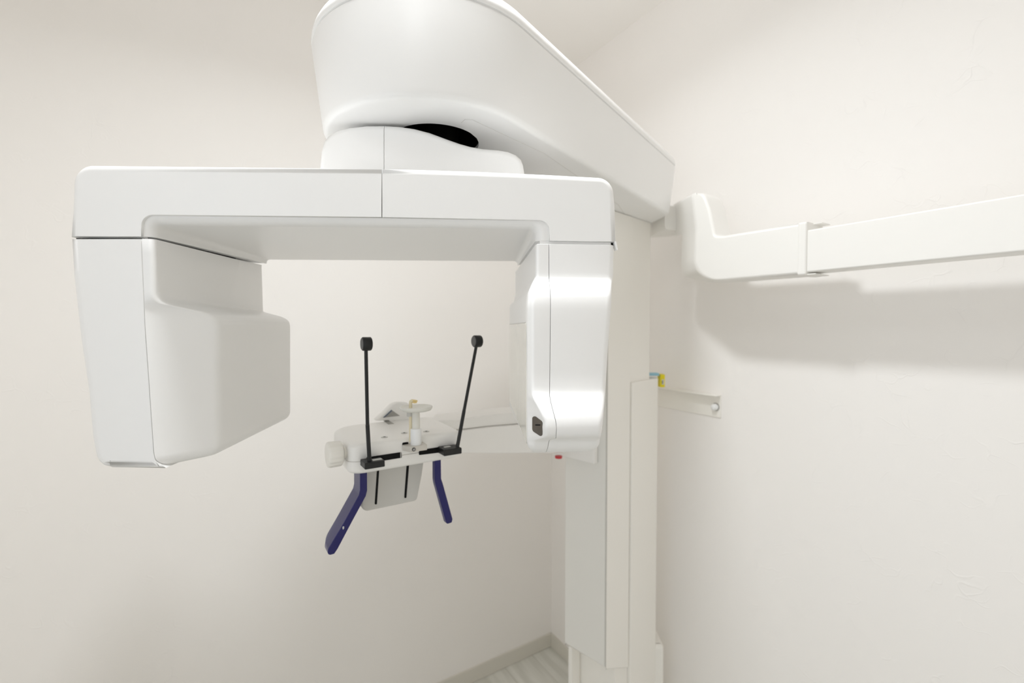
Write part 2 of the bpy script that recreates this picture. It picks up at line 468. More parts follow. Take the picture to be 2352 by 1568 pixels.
# raised access panel on the underside
pc = [Pz(1059, 282, 0.334), Pz(1068, 274, 0.334), Pz(1085, 275, 0.334), Pz(1250, 352, 0.334), Pz(1420, 470, 0.334), Pz(1440, 500, 0.334)]
def strip(name, pts, w, th, m_, parent):
    ls = []
    for i, p in enumerate(pts):
        d = (pts[min(i + 1, len(pts) - 1)] - pts[max(i - 1, 0)]).normalized(); s = Vector((-d.y, d.x, 0)).normalized() * w / 2
        ls.append([p - s, p + s, p + s - Vector((0, 0, th)), p - s - Vector((0, 0, th))])
    return mesh(name, *loft(ls), m_, parent)
strip('panel_seam', pc, 0.0006, 0.0003, 'grey_plastic', boom)
# bearing column between hub and opening
cyl('swivel_bearing', (hc.x, hc.y + 0.02, H + 0.24), (hc.x, hc.y + 0.02, H + 0.418), 0.045, 0.045, 'hole_black', boom, 40)

# ---- rotating arm
XL = (160 - 1176) / FPX * 0.62; XR = (1410 - 1176) / FPX * 0.67
F = Pl(XL, 0.62, math.atan2(0.05, XR - XL))
DEP = 0.34
# U-shaped beam behind the cover
outer = [(1414, 552), (1411, 407, 44), (166, 381, 42), (162, 543)]
inner = [(349, 543), (349, 513, 24), (1231, 523, 26), (1231, 552)]
def up(fr, v):                       # the leg ends rise slightly towards the back
    return [p + F.N * v for p in fr]
fr = [F.at(x, y, 0.004) for x, y in rp(outer + inner)]
bk = up(fr, DEP - 0.004)
n_ = len(fr)
pts2 = rp(outer + inner)
for i, (x, y) in enumerate(pts2):
    if y > 540: bk[i] = bk[i] + Vector((0, 0, 0.011))
nO = len(rp(outer + inner)) - len(rp(outer + inner)[-1:])
W = {}
idx_in = [i for i, (x, y) in enumerate(pts2) if 340 < x < 1240]
for i in range(n_):
    j = (i + 1) % n_
    inn = (i in idx_in and j in idx_in)
    legend = (pts2[i][1] > 540 and pts2[j][1] > 540)
    for base, isf in ((0, True), (n_, False)):
        k = tuple(sorted((base + i, base + j)))
        if legend: W[k] = 0.0
        elif inn: W[k] = 1.0 if isf else 0.35
        else: W[k] = 0.5
arm = mesh('rotating_arm', *prism(fr, bk), 'white_plastic', root, 0.0135, 7, weights=W)
# front cover in two halves, seam at 877
def cover(poly, name, big):
    p2 = rp(poly); f3 = [F.at(x, y, 0.0) for x, y in p2]; b3 = [p + F.N * 0.012 for p in f3]
    n = len(p2); w = {}
    for i in range(n):
        j = (i + 1) % n
        a, b = p2[i], p2[j]
        s = (abs(a[0] - 877) < 3 and abs(b[0] - 877) < 3)
        out_ = big(a) and big(b)
        w[tuple(sorted((i, j)))] = 0.03 if s else (1.0 if out_ else 0.10)
    return mesh(name, *prism(f3, b3), 'white_plastic', arm, 0.0085, 6, weights=w)
isout = lambda p: (p[1] < 470 and (p[1] < 440 or p[0] < 260 or p[0] > 1330)) or p[0] < 170
cover([(876.4, 386), (876.4, 499.3), (325, 493.5, 47), (325, 544), (159, 543), (163, 480), (166, 377.5, 40)], 'arm_cover', isout)
isout2 = lambda p: p[1] < 480 or p[0] > 1410
cover([(877.8, 386.2), (960, 387.5), (1100, 392), (1250, 398.5), (1408, 407, 46), (1413.5, 470), (1416, 555.5), (1262, 553.5), (1262, 506.5, 42), (877.8, 499.4)], 'arm_cover', isout2)
ex('cover_lip', F, [(1411.5, 554), (1415.5, 554), (1419.5, 573), (1416.5, 574), (1411.5, 558)], 0.0005, 0.012, 'white_plastic', arm)
# fillers added in the leg gaps; the black ones stand for shade inside
ex('gap_filler', F, [(175, 536), (340, 536), (340, 556), (175, 556)], 0.02, 0.25, 'recess_black', arm)
ex('gap_filler', F, [(1240, 544), (1403, 544), (1403, 566), (1240, 566)], 0.006, 0.25, 'white_plastic', arm)
ex('gap_shade', F, [(1403.5, 544), (1408, 544), (1408, 563), (1403.5, 563)], 0.008, 0.2, 'recess_black', arm)

# hub on top of the arm
HV = 0.10
hubL = [(881.4, 284.5), (881.4, 430), (722, 430), (731, 382), (735, 345), (741, 322), (752, 308), (772, 297), (800, 289.5), (840, 285)]
hubR = [(882.6, 284.5), (915, 286.5), (950, 291.5), (985, 300.5), (1020, 313.5), (1055, 326), (1080, 333), (1110, 338), (1145, 341), (1168, 345), (1186, 352.5), (1198, 363.5), (1202.5, 376), (1206, 397), (1210, 430), (882.6, 430)]
def hub(poly, name):
    p2 = poly; n = len(p2); f3 = [F.at(x, y, HV) for x, y in p2]; b3 = [p + F.N * 0.16 for p in f3]; w = {}
    for i in range(n):
        j = (i + 1) % n
        flat = (abs(p2[i][0] - 882) < 1.5 and abs(p2[j][0] - 882) < 1.5) or (p2[i][1] > 425 and p2[j][1] > 425)
        w[tuple(sorted((i, j)))] = 0 if flat else 1.0
        w[tuple(sorted((i + n, j + n)))] = 0 if flat else 1.0
    return mesh(name, *prism(f3, b3), 'white_plastic', arm, 0.010, 6, weights=w, sharp=40)
hub(hubL, 'swivel_hub'); hub(hubR, 'swivel_hub')

# ---- left head: outer cover and sensor housing
zf = lambda py: F.at(350, py, 0).z - H            # height that shows at py on the front plane
outl2 = [(324, 548), (332.5, 750), (343, 900), (352.5, 1040), (356.5, 1058), (364, 1070), (374, 1077.5), (250, 1076, 6), (232, 1071.5), (221, 1062.5), (214, 1050), (205, 1001), (196, 897), (180, 787), (163.5, 640), (158.5, 548)]
p2 = rp(outl2); f3 = [F.at(x, y, 0) for x, y in p2]; b3 = [p + F.N * 0.33 for p in f3]
w = {}
for i in range(len(p2)):
    j = (i + 1) % len(p2); a, b = p2[i], p2[j]
    if a[1] < 550 and b[1] < 550: ww = 0.06
    elif i < 6: ww = 0.04
    else: ww = 0.8
    w[tuple(sorted((i, j)))] = ww
b3 = [p + (Vector((0, 0, 0.011)) if p2[i][1] < 550 else Vector((0, 0, 0))) for i, p in enumerate(b3)]
mesh('sensor_head_cover', *prism(f3, b3), 'white_plastic', arm, 0.014, 6, weights=w)

S = [(675, 0), (684, .02), (690, .06), (695, .14), (700, .29), (706, .5), (712, .7), (718, .83), (724, .91), (732, .97), (745, 1), (1100, 1)]
seamL = [(548, 325.5), (750, 334), (900, 344.5), (1040, 354), (1058, 358), (1070, 366), (1077, 375)]
def sect(pl, corners, ins, k=7):
    """corners: list of (u, v, r) -> loop of 3D with z supplied later"""
    q = offset_poly(corners, ins) if ins else corners
    return rp_fixed(q, k)
levels = [548, 549, 552, 580, 620, 655, 668, 675] + [680 + 2.5 * i for i in range(27)] + [760, 800, 850, 900, 950, 1000, 1035, 1048] + [1048 + 28 * math.sin(a * math.pi / 2 / 9) for a in range(1, 10)]
loops = []
for y in levels:
    z = zf(y); s = interp(S, y)
    us = F.uv(F.atz(interp(seamL, y), z, 0))[0]
    u1n = F.uv(F.atz(353, z, 0))[0]; u1b = F.uv(F.atz(505, z, 0.058))[0]
    u2n = F.uv(F.atz(595, z, DEP))[0]; u2b = F.uv(F.atz(669, z, DEP))[0]
    cs = [(us, 0, 0), (u1n + (u1b - u1n) * s, 0.058 * s, 0.013 + 0.010 * s), (u2n + (u2b - u2n) * s, DEP, 0.008), (us, DEP, 0)]
    d = 0.0
    if y > 1048: d = 0.0165 * (1 - math.sqrt(max(0, 1 - ((y - 1048) / 28.0) ** 2)))
    if y < 550: d = 0.0008
    q = offset_poly(cs, [d, d, d, 0]) if d else cs
    dz = 0.011 if y < 553 else 0
    loops.append([F.loc(u, v, z + H + dz * v / DEP) for u, v in rp_fixed(q, 8)])
mesh('sensor_head', *loft(loops), 'white_plastic', arm, sharp=50)

# ---- right head (tube head): inner and outer shells
zr = lambda py: F.at(1262, py, 0).z - H
VF = [(560, 0), (634, 0), (640, -.001), (645, -.004), (651, -.009), (658, -.0145), (668, -.0205), (680, -.025), (695, -.0275), (712, -.0285), (880, -.031), (893, -.033), (903, -.0375), (915, -.0445), (928, -.0515), (940, -.0565), (951, -.059), (962, -.060), (972, -.059), (980, -.056), (986, -.051), (990, -.045), (994, -.038), (998, -.032), (1004, -.028), (1030, -.018), (1060, -.014)]
seamR = [(560, 1260.5), (640, 1261), (660, 1263), (690, 1264.5), (900, 1262.5), (912, 1265), (950, 1277), (962, 1278.3), (988, 1277), (994, 1266), (1000, 1261), (1020, 1258), (1040, 1254)]
outR = [(560, 1413.5), (630, 1412), (652, 1409), (700, 1408), (800, 1400), (900, 1394), (940, 1390), (960, 1388), (985, 1384), (1000, 1382), (1020, 1379), (1040, 1376)]
inFi = [(560, 1233), (634, 1233), (655, 1226), (670, 1223), (700, 1222), (890, 1222), (905, 1226), (930, 1243), (950, 1254), (975, 1256), (985, 1250), (998, 1228), (1040, 1226)]
inI = [(560, 1229), (634, 1229), (655, 1220), (672, 1214), (700, 1212), (980, 1212), (1040, 1214)]
inIv = [(560, .008), (634, .008), (660, 0.0), (700, -.016), (980, -.018), (1000, -.018), (1040, -.018)]
inB = [(560, 1183), (640, 1183), (662, 1180), (672, 1172), (685, 1170), (1060, 1170)]
ZL = [560, 561, 564, 600, 625, 634, 638, 641, 644, 647, 650, 653, 656, 659, 662, 666, 670, 675, 680, 686, 692, 700, 712, 740, 800, 850, 880, 888, 893, 898, 903, 908, 913, 918, 923, 928, 933, 938, 943, 948, 953, 958, 963, 968, 973, 978, 982, 985, 988, 991, 994, 997, 1000, 1004, 1010]
ZL += [1012 + 24 * math.sin(a * math.pi / 2 / 8) for a in range(0, 9)]
def rightlv(y):
    z = zr(y); vf = interp(VF, y)
    d = 0.014 * (1 - math.sqrt(max(0, 1 - ((y - 1012) / 24.0) ** 2))) if y > 1012 else 0.0
    if y < 561: d = 0.0008
    return z, vf, d
LI, LO = [], []
inner_face = []
for y in ZL:
    z, vf, d = rightlv(y)
    us = F.uv(F.atz(interp(seamR, y), z, vf))[0]
    uf = F.uv(F.atz(interp(inFi, y), z, vf))[0]
    vi = max(interp(inIv, y), vf + 0.006)
    ui = F.uv(F.atz(interp(inI, y), z, vi))[0]
    ub = F.uv(F.atz(interp(inB, y), z, DEP))[0]
    cs = [(us - 0.0004, DEP, 0), (ub, DEP, 0.008), (ui, vi, 0.006), (uf, vf, 0.006), (us - 0.0004, vf, 0)]
    q = offset_poly(cs, [d, d, d, d, 0]) if d else cs
    inner_face.append((z, ui, vi, ub))
    LI.append([F.loc(u, v, z + H) for u, v in rp_fixed(q, 6)])
    uo = F.uv(F.atz(interp(outR, y), z, vf))[0]
    cs = [(us + 0.0004, vf, 0), (uo, vf, 0.009), (uo - 0.012, DEP, 0.009), (us + 0.0004, DEP, 0)]
    q = offset_poly(cs, [d, d, d, 0]) if d else cs
    LO.append([F.loc(u, v, z + H) for u, v in rp_fixed(q, 6)])
th = mesh('tube_head', *loft(LI), 'white_plastic', arm, sharp=50)
mesh('tube_head_cover', *loft(LO), 'white_plastic', arm, sharp=50)
# smoked window on the chamfer of the tube head
wpx = rp([(1223, 951, 5), (1246.5, 968, 9), (1246, 1004, 4), (1223, 989, 9)], 15)
from mathutils.bvhtree import BVHTree
def on_face(o, px, py, lift):
    """the point of the part's own surface seen at px, py, lifted off it"""
    t = BVHTree.FromPolygons([v.co.copy() for v in o.data.vertices], [tuple(p.vertices) for p in o.data.polygons])
    h, n, _, _ = t.ray_cast(Vector((0, 0, H)), ray(px, py).normalized())
    if n.dot(ray(px, py)) > 0: n = -n
    return h + n * lift, n
fw = [on_face(th, x, y, 0.0005)[0] for x, y in wpx]
nw = on_face(th, 1235, 978, 0)[1]
bw = [p - nw * 0.004 for p in fw]
ow = mesh('sensor_window', *prism(fw, bw), 'window_smoke', th); ow['label'] = 'small smoked dark window'
sl = [on_face(th, x, y, 0.0008)[0] for x, y in ((1230.5, 974.5), (1241, 974.5), (1241, 977), (1230.5, 977))]
mesh('window_slit', *prism(sl, [p - nw * 0.001 for p in sl]), 'recess_black', th)
# glossy exposure panel on the inner face
def inner_pt(z, t, o=0.0):
    for (z0, a0_, b0_, c0_), (z1, a1_, b1_, c1_) in zip(inner_face, inner_face[1:]):
        if z0 >= z >= z1:
            k = (z0 - z) / (z0 - z1); ui = a0_ + (a1_ - a0_) * k; vi = b0_ + (b1_ - b0_) * k; ub = c0_ + (c1_ - c0_) * k
            return F.loc(ui + (ub - ui) * t - o, vi + (DEP - vi) * t, z + H)
zt1 = zr(741.5); zb1 = zr(1016)
pp = rp([(0.045, zt1, 0.006), (0.97, zt1), (0.97, zb1 + 0.01), (0.045, zb1, 0.004)], 15)
mesh('exposure_panel', *prism([inner_pt(z, t, 0.0009) for t, z in pp], [inner_pt(z, t, -0.002) for t, z in pp]), 'panel_gloss', th, 0.0003, 2)
pp = rp([(0.041, zt1 + 0.0012, 0.006), (0.975, zt1 + 0.0012), (0.975, zb1 + 0.0088), (0.041, zb1 - 0.0012, 0.004)], 15)
mesh('panel_gasket', *prism([inner_pt(z, t, 0.0003) for t, z in pp], [inner_pt(z, t, -0.002) for t, z in pp]), 'grey_plastic', th)

# ================================================================== patient table
B = Pl((925 - 1176) / FPX * 0.89, 0.89, math.radians(33))
ztop = -0.2175
def blv(z, ins, u0=-0.104, u1=0.128, v1=0.190, rl=0.045, rr=0.028):
    cs = [(u0, 0, 0.022), (u1, 0, 0.018), (u1 + 0.01, v1, 0.02), (u0 + 0.005, v1, 0.05)]
    return [B.loc(u, v, z + H) for u, v in rp_fixed(offset_poly(cs, [ins] * 4), 8)]
us_ = [blv(-0.2498, 0.0008), blv(-0.249, 0.0)]
r_ = 0.010
for j in range(0, 9):
    a = j / 8 * math.pi / 2
    us_.append(blv(ztop - r_ + r_ * math.sin(a), r_ * (1 - math.cos(a))))
table = mesh('chin_support_table', *loft(us_), 'table_plastic', root, sharp=50)
ls_ = [blv(-0.2506, 0.0008), blv(-0.2513, 0.0)]
r2 = 0.010
for j in range(0, 7):
    a = j / 6 * math.pi / 2
    ls_.append(blv(-0.2755 + r2 - r2 * math.sin(a), r2 * (1 - math.cos(a)) + 0.0005))
lower = mesh('table_lower_shell', *loft(ls_), 'table_plastic', table, sharp=50)
# slide slots
for pts_ in ([(842, 1050), (922.5, 1038), (923, 1051), (842, 1064)], [(962.5, 1033.5), (1052, 1020), (1052, 1034), (962.5, 1045)]):
    ex('slide_slot', B, [(x, y, 2.0) for x, y in pts_], -0.0008, 0.02, 'recess_black', table, 0.0003, 1)
ex('slide_stop', B, [(919.5, 1038.5), (921.5, 1038.2), (921.5, 1050.8), (919.5, 1051.2)], -0.0011, 0.01, 'steel', table)
# temple supports
def temple(bx, rod0, joint, rod1, name_label, stk, disc, disc_r):
    b_ = ex('temple_support', B, bx, -0.030, 0.004, 'black_plastic', root, 0.0014, 2, ang=40)
    b_['label'] = name_label
    a_ = B.at(*rod0, -0.020); j_ = B.at(*joint, -0.019); c_ = B.at(*rod1, -0.018)
    cyl('rod_socket', a_ - Vector((0, 0, 0.002)), a_ + Vector((0, 0, 0.0012)), 0.0052, 0.0050, 'black_plastic', b_, 24)
    cyl('rod', a_, j_, 0.0039, 0.0037, 'black_plastic', b_, 20)
    cyl('rod', j_, c_, 0.0033, 0.0033, 'black_plastic', b_, 20)
    ctr = B.at(*disc, -0.018); hl = 0.0083
    pad = cyl('temple_pad', ctr - B.U * hl, ctr + B.U * hl, 0, 0, 'black_plastic', b_, 40, prof=[(0, disc_r - 0.0016), (0.03, disc_r - 0.0008), (0.1, disc_r), (0.9, disc_r), (0.97, disc_r - 0.0008), (1, disc_r - 0.0016)])
    cyl('pad_face', ctr - B.U * (hl + 0.0006), ctr - B.U * (hl - 0.001), disc_r - 0.0022, disc_r - 0.0022, 'pad_grey', pad if False else b_, 40)
    return b_
temple([(838, 1063.5, 2), (884, 1056.5, 2), (884.5, 1071.5, 2), (838, 1079, 2)], (849, 1063), (844, 975), (840.5, 800), 'black clamp with an upright thin rod, left of the chin rest', [], (842, 789.5), 0.0127)
temple([(1020, 1032.5, 2), (1061, 1027.5, 2), (1061, 1041.5, 2), (1020, 1048, 2)], (1050, 1029), (1066, 942), (1094, 794), 'black clamp with a tilted thin rod, right of the chin rest', [], (1096, 783.5), 0.0127)
# scale stickers on the clamps: thin strips lying on their top faces
def ztop_strip(cx0, cy0, cx1, cy1, zrel, w):
    a_ = Pz(cx0, cy0, zrel); b_ = Pz(cx1, cy1, zrel)
    d = (b_ - a_).normalized(); s = Vector((-d.y, d.x, 0)) * w
    q = [a_, b_, b_ + s, a_ + s]
    return q
zcl = B.at(860, 1060.1, -0.030).z - H
q = ztop_strip(857, 1058, 878.5, 1054.7, zcl, 0.010)
mesh('scale_sticker', *prism(q, [p + Vector((0, 0, 0.0003)) for p in q]), 'label_white', bpy.data.objects['temple_support'])
zcr = B.at(1040, 1030, -0.030).z - H
q = ztop_strip(1015.5, 1029, 1036.5, 1025.6, zcr, 0.009)
mesh('scale_sticker', *prism(q, [p + Vector((0, 0, 0.0003)) for p in q]), 'label_white', bpy.data.objects['temple_support.001'])

# chin rest
ct = B.at(955.5, 1018, -0.012); cz0 = ct.z
tube = cyl('chin_rest', (ct.x, ct.y, cz0 - 0.003), (ct.x, ct.y, B.at(955, 983.5, -0.012).z), 0, 0, 'bolt_white', root, 40, prof=[(0, 0.0098), (0.06, 0.0107), (0.93, 0.0106), (1, 0.0098)])
tube['label'] = 'white chin rest tube'
zc = B.at(955, 944, -0.012).z; zcu = B.at(957, 936, -0.012).z
cyl('chin_rest_stem', (ct.x, ct.y, cz0 + 0.01), (ct.x, ct.y, zcu - 0.002), 0.0078, 0.0078, 'cup_plastic', tube, 32)
cc = Vector((ct.x + 0.001, ct.y, 0))
def cup(z, s):
    out = []
    for i in range(64):
        t = 2 * math.pi * i / 64; x = 0.0315 * math.copysign(abs(math.cos(t)) ** 0.85, math.cos(t)); y = 0.0265 * math.copysign(abs(math.sin(t)) ** 0.85, math.sin(t))
        p = Vector((cc.x, cc.y, 0)) + Vector((math.cos(0.25), math.sin(0.25), 0)) * x * s + Vector((-math.sin(0.25), math.cos(0.25), 0)) * y * s
        p.z = z; out.append(p)
    return out
cl = [cup(zcu - 0.0068, 0.3), cup(zcu - 0.0065, 0.7), cup(zcu - 0.0045, 0.90), cup(zcu, 0.985), cup(zcu + 0.0015, 1.0), cup(zcu + 0.0028, 0.985), cup(zcu + 0.003, 0.96), cup(zcu + 0.0022, 0.9), cup(zcu + 0.0005, 0.6), cup(zcu, 0.2)]
mesh('chin_cup', *loft(cl), 'cup_plastic', tube, sharp=60)
# clamp under the chin rest
ex('clamp_recess', B, [(924, 1016.5, 3), (938, 1014.5, 2), (938, 1026, 2), (924.5, 1028, 3)], -0.0006, 0.01, 'recess_black', table)
zc1 = cz0 - 0.002; zc0 = zc1 - 0.0105
cu, cv = B.uv(ct)
vv = [(cu - 0.021, 0.006), (cu - 0.025, -0.004), (cu - 0.016, -0.026, 0.002), (cu + 0.018, -0.026, 0.002), (cu + 0.020, 0.006)]
q = [B.loc(u, v, 0) for u, v in rp(vv)]
clamp = mesh('rest_clamp', *prism([(p.x, p.y, zc0) for p in q], [(p.x, p.y, zc1) for p in q]), 'clamp_grey', tube, 0.0008, 2)
sc_ = B.loc(cu - 0.010, -0.0262, (zc0 + zc1) / 2)
cyl('clamp_screw', sc_ + B.N * 0.003, sc_ - B.N * 0.0008, 0.0036, 0.0036, 'black_plastic', tube, 24)
cyl('clamp_screw_head', sc_ + B.N * 0.003, sc_ - B.N * 0.0012, 0.0023, 0.0023, 'steel', tube, 24)
# bite stick
bs0 = B.at(943.5, 1014, -0.006); bs1 = B.at(943.5, 926, -0.006)
bite = cyl('bite_stick', bs0, (bs0.x, bs0.y, bs1.z), 0.0033, 0.0031, 'bite_cream', root, 20)
bite['label'] = 'cream bite stick'
hz0 = B.at(941, 956, -0.006).z; hz1 = B.at(941, 938, -0.006).z
cyl('stick_holder', (bs0.x - 0.002, bs0.y, hz0), (bs0.x - 0.002, bs0.y, hz1), 0.0055, 0.0055, 'grey_plastic', bite, 24)
bt = Vector((bs0.x, bs0.y, bs1.z))
def tubepath(name, pts, rs, m_, parent, n=16):
    ls = []
    for i, p in enumerate(pts):
        d = (pts[min(i + 1, len(pts) - 1)] - pts[max(i - 1, 0)]).normalized(); u = d.cross(Vector((0.3, 1, 0.1))).normalized(); w_ = d.cross(u)
        ls.append([p + u * (rs[i] * math.cos(2 * math.pi * k / n)) + w_ * (rs[i] * math.sin(2 * math.pi * k / n)) for k in range(n)])
    return mesh(name, *loft(ls), m_, parent)
tubepath('bite_hook', [bt - Vector((0, 0, 0.006)), bt, bt + Vector((0.0008, 0, 0.004)), bt + Vector((0.003, 0, 0.0055)), bt + Vector((0.006, 0, 0.005))], [0.0031, 0.0032, 0.0034, 0.003, 0.0026], 'bite_cream', bite)
tubepath('bite_tip', [bt + Vector((0.004, -0.0008, 0.0058)), bt + Vector((0.008, -0.0008, 0.0054)), bt + Vector((0.0125, -0.0008, 0.0046)), bt + Vector((0.0135, -0.0008, 0.0034))], [0.0018, 0.0022, 0.002, 0.0014], 'bite_yellow', bite)
tubepath('bite_tip', [bt + Vector((0.004, 0, 0.0022)), bt + Vector((0.008, 0, 0.0016)), bt + Vector((0.0125, 0, 0.0018))], [0.0014, 0.0018, 0.0012], 'bite_yellow', bite)

# buttons on the table top
for (px, py) in ((883, 1004), (928.5, 994.5), (979, 991)):
    c_ = Pz(px, py, ztop)
    ring = cyl('button', c_ - Vector((0, 0, 0.001)), c_ + Vector((0, 0, 0.0006)), 0.0068, 0.0066, 'grey_plastic', table, 32)
    cyl('button_cap', c_, c_ + Vector((0, 0, 0.0009)), 0.0058, 0.0057, 'label_white', ring, 32)
    cyl('button_mark', c_, c_ + Vector((0, 0, 0.0012)), 0.0026, 0.0026, 'black_plastic', ring, 24)
# grey panels of the control console
q = [Pz(x, y, ztop) for x, y in ((880, 965.5), (891, 964.5), (905, 973), (892, 974.5))]
d_ = mesh('display', *prism(q, [p + Vector((0, 0, 0.0006)) for p in q]), 'decal_grey', table)
con = ex('console', B, [(862, 966), (884, 948), (898, 933), (906, 927, 6), (914, 924.5), (936, 924.5, 8), (950, 940, 6), (958, 966)], 0.178, 0.2, 'table_plastic', table, 0.003, 3)
q = [B.at(x, y, 0.1770) for x, y in ((880, 958.8), (899.3, 941), (918.5, 954.5))]
mesh('console_decal', *prism(q, [p + B.N * 0.003 for p in q]), 'decal_grey', con)
q = [B.at(x, y, 0.1765) for x, y in ((880, 958.8), (899.3, 941), (900.8, 943.2), (884, 958.4))]
mesh('console_decal', *prism(q, [p + B.N * 0.003 for p in q]), 'decal_dark', con)
# knob with grips
kc = B.at(768, 1042.5, 0.030)
def gear(c, r, n=96, k=16, dep=0.0007):
    out = []
    for i in range(n):
        t = 2 * math.pi * i / n
        rr = r + dep * max(-0.35, math.cos(k * t)) 
        out.append(c + Vector((0, 0, 1)) * (rr * math.cos(t)) + B.N * (rr * math.sin(t)))
    return out
kl = [gear(kc - B.U * 0.0135, 0.0190, dep=0), gear(kc - B.U * 0.0130, 0.0212, dep=0.0003), gear(kc - B.U * 0.0118, 0.0228), gear(kc - B.U * 0.009, 0.0236), gear(kc + B.U * 0.009, 0.0232), gear(kc + B.U * 0.0118, 0.0222, dep=0.0005), gear(kc + B.U * 0.0135, 0.019, dep=0)]
knob = mesh('adjusting_knob', *loft(kl), 'knob_plastic', table, sharp=60)
cyl('knob_shaft', kc + B.U * 0.012, kc + B.U * 0.034, 0.0100, 0.0110, 'knob_plastic', knob, 32)
cyl('knob_collar', kc + B.U * 0.0138, kc + B.U * 0.0150, 0.0165, 0.0165, 'grey_plastic', knob, 32)
# hanging bracket with two slots
hang = ex('bracket_plate', B, [(840, 1075), (976, 1045), (970, 1090), (958, 1150, 11), (828, 1177.5, 14), (836, 1110)], 0.05, 0.066, 'grey_plastic', table, 0.004, 4)
for pts_ in ([(866, 1080), (871, 1080), (865.8, 1158, 2), (860.6, 1158.6, 2)], [(934, 1068), (939.6, 1068), (933.6, 1143, 2), (928.4, 1144, 2)]):
    ex('bracket_slot', B, pts_, 0.0494, 0.055, 'recess_black', hang)
# blue hand grips
gp = rp([(827, 1080), (843.5, 1080), (843.8, 1126, 12), (840.7, 1139), (812, 1192), (776, 1260, 12), (768, 1272, 5), (753, 1276, 8), (753, 1262, 18), (790, 1200), (824.5, 1137, 10), (827, 1126)])
gl = []
for v_, lift in ((0.012, 0.0), (0.040, 0.0), (0.052, 0.006), (0.058, 0.013)):
    gl.append([B.at(x, y, 0.012) + B.N * (v_ - 0.012) + Vector((0, 0, lift * max(0, (y - 1225) / 50))) + B.U * (lift * 0.8 * max(0, (y - 1225) / 50)) for x, y in gp])
hl_ = mesh('hand_grip', *loft(gl), 'blue_plastic', table, 0.0015, 3, ang=50)
hl_['label'] = 'wide blue hand grip, left'
hr_ = ex('hand_grip', B, [(999, 1055), (1013, 1050), (1013.8, 1099), (1018, 1112), (1040, 1192, 4), (1038, 1200, 3), (1026, 1204, 4), (1000.5, 1112), (999, 1101)], 0.006, 0.020, 'blue_plastic', table, 0.0015, 3)
hr_['label'] = 'narrow blue hand grip, right'
# chip mark on the left grip
q = [B.at(x, y, 0.0115) for x, y in rp([(786.5, 1210, 1), (790.5, 1207.5, 1), (790.5, 1213, 1), (787.5, 1217, 1)])]
mesh('grip_mark', *prism(q, [p + B.N * 0.002 for p in q]), 'label_white', hl_)

# ---- support beam from the column to the table
def beam(name, stations, m_, parent, bevel=0.003):
    ls = []
    for px, Y, secs in stations:
        ls.append([P(px, 800, Y + dy) * 0 + Vector(((px - 1176) / FPX * (Y) + 0 * dy, Y + dy, z + H)) for dy, z in secs])
    return mesh(name, *loft(ls), m_, parent, bevel, 3, ang=40)
st = []
for px, Y, zb_, zs_ in ((1020, 1.085, -0.300, -0.2505), (1060, 1.12, -0.3105, -0.2545), (1100, 1.17, -0.3245, -0.2600), (1140, 1.215, -0.3375, -0.2650), (1180, 1.255, -0.3480, -0.2700), (1240, 1.30, -0.360, -0.274), (1300, 1.33, -0.369, -0.277)):
    st.append((px, Y, [(0, zb_), (0, zs_), (0.09, zs_), (0.09, zb_)]))
sb = beam('support_beam', st, 'table_plastic', root, 0.002)
st = []
for px, Y, zs_, zt_ in ((985, 1.06, -0.2475, -0.2200), (1015, 1.085, -0.2495, -0.2215), (1060, 1.12, -0.2535, -0.2245), (1100, 1.17, -0.2590, -0.2280), (1140, 1.215, -0.2640, -0.2310), (1180, 1.255, -0.2690, -0.2340), (1240, 1.30, -0.273, -0.238), (1300, 1.33, -0.276, -0.242)):
    st.append((px, Y, [(0.012, zs_), (-0.002, zt_), (0.088, zt_ + 0.002), (0.088, zs_)]))
beam('beam_top', st, 'table_plastic', sb, 0.002)
# flange bolting the beam to the carriage
fq = plan([(-0.024, 0.028, 0.004), (-0.0035, 0.028), (-0.0035, 0.175), (-0.024, 0.175, 0.004)])
fz = P(1366, 1067, 1.28).z
fbv = rp(fq)
mesh('beam_flange', *prism([(x, y, fz) for x, y in fbv], [(x, y, fz + 0.22) for x, y in fbv]), 'table_plastic', sb, 0.003, 3, ang=40)
es = P(1283, 1051.5, 1.315)
cyl('stop_button', es, es + Vector((0, 0, 0.006)), 0.010, 0.011, 'stop_red', sb, 32)['label'] = 'red stop button'

# ================================================================== cephalometric arm
Wn = bdir; Wp = Pl(cor.x, cor.y, math.atan2(rdir.y, rdir.x))
V0 = -0.205
elb_poly = [(1588, 441, 14), (1616, 441, 24), (1630, 480), (1642, 541, 8), (1660, 541), (1853, 508.5), (1850, 629), (1593, 650, 52), (1598, 522), (1597, 514)]
q2 = rp(elb_poly)
efr = [Wp.at(x, y, V0) for x, y in q2]
ebk = []
for (x, y), p in zip(q2, efr):
    if x < 1610 and y < 518: ebk.append(p + Vector((0, 0.155, 0.012 if y < 460 else 0)))
    elif y < 560: ebk.append(p + (Vector((0, 0.100, 0)) if x < 1610 else Wp.N * 0.075))
    else:
        k = max(0, min(1, (1650 - x) / 45)); ebk.append(p + Wp.N * 0.075 * (1 - k) + Vector((0, 0.100, 0)) * k)
ew = {tuple(sorted((i, (i + 1) % len(q2)))): 1.0 for i in range(len(q2))}
elbow = mesh('cephalometric_arm', *prism(efr, ebk), 'side_arm_plastic', root, 0.008, 6, weights=ew)
elbow['label'] = 'cream side arm running along the right wall'
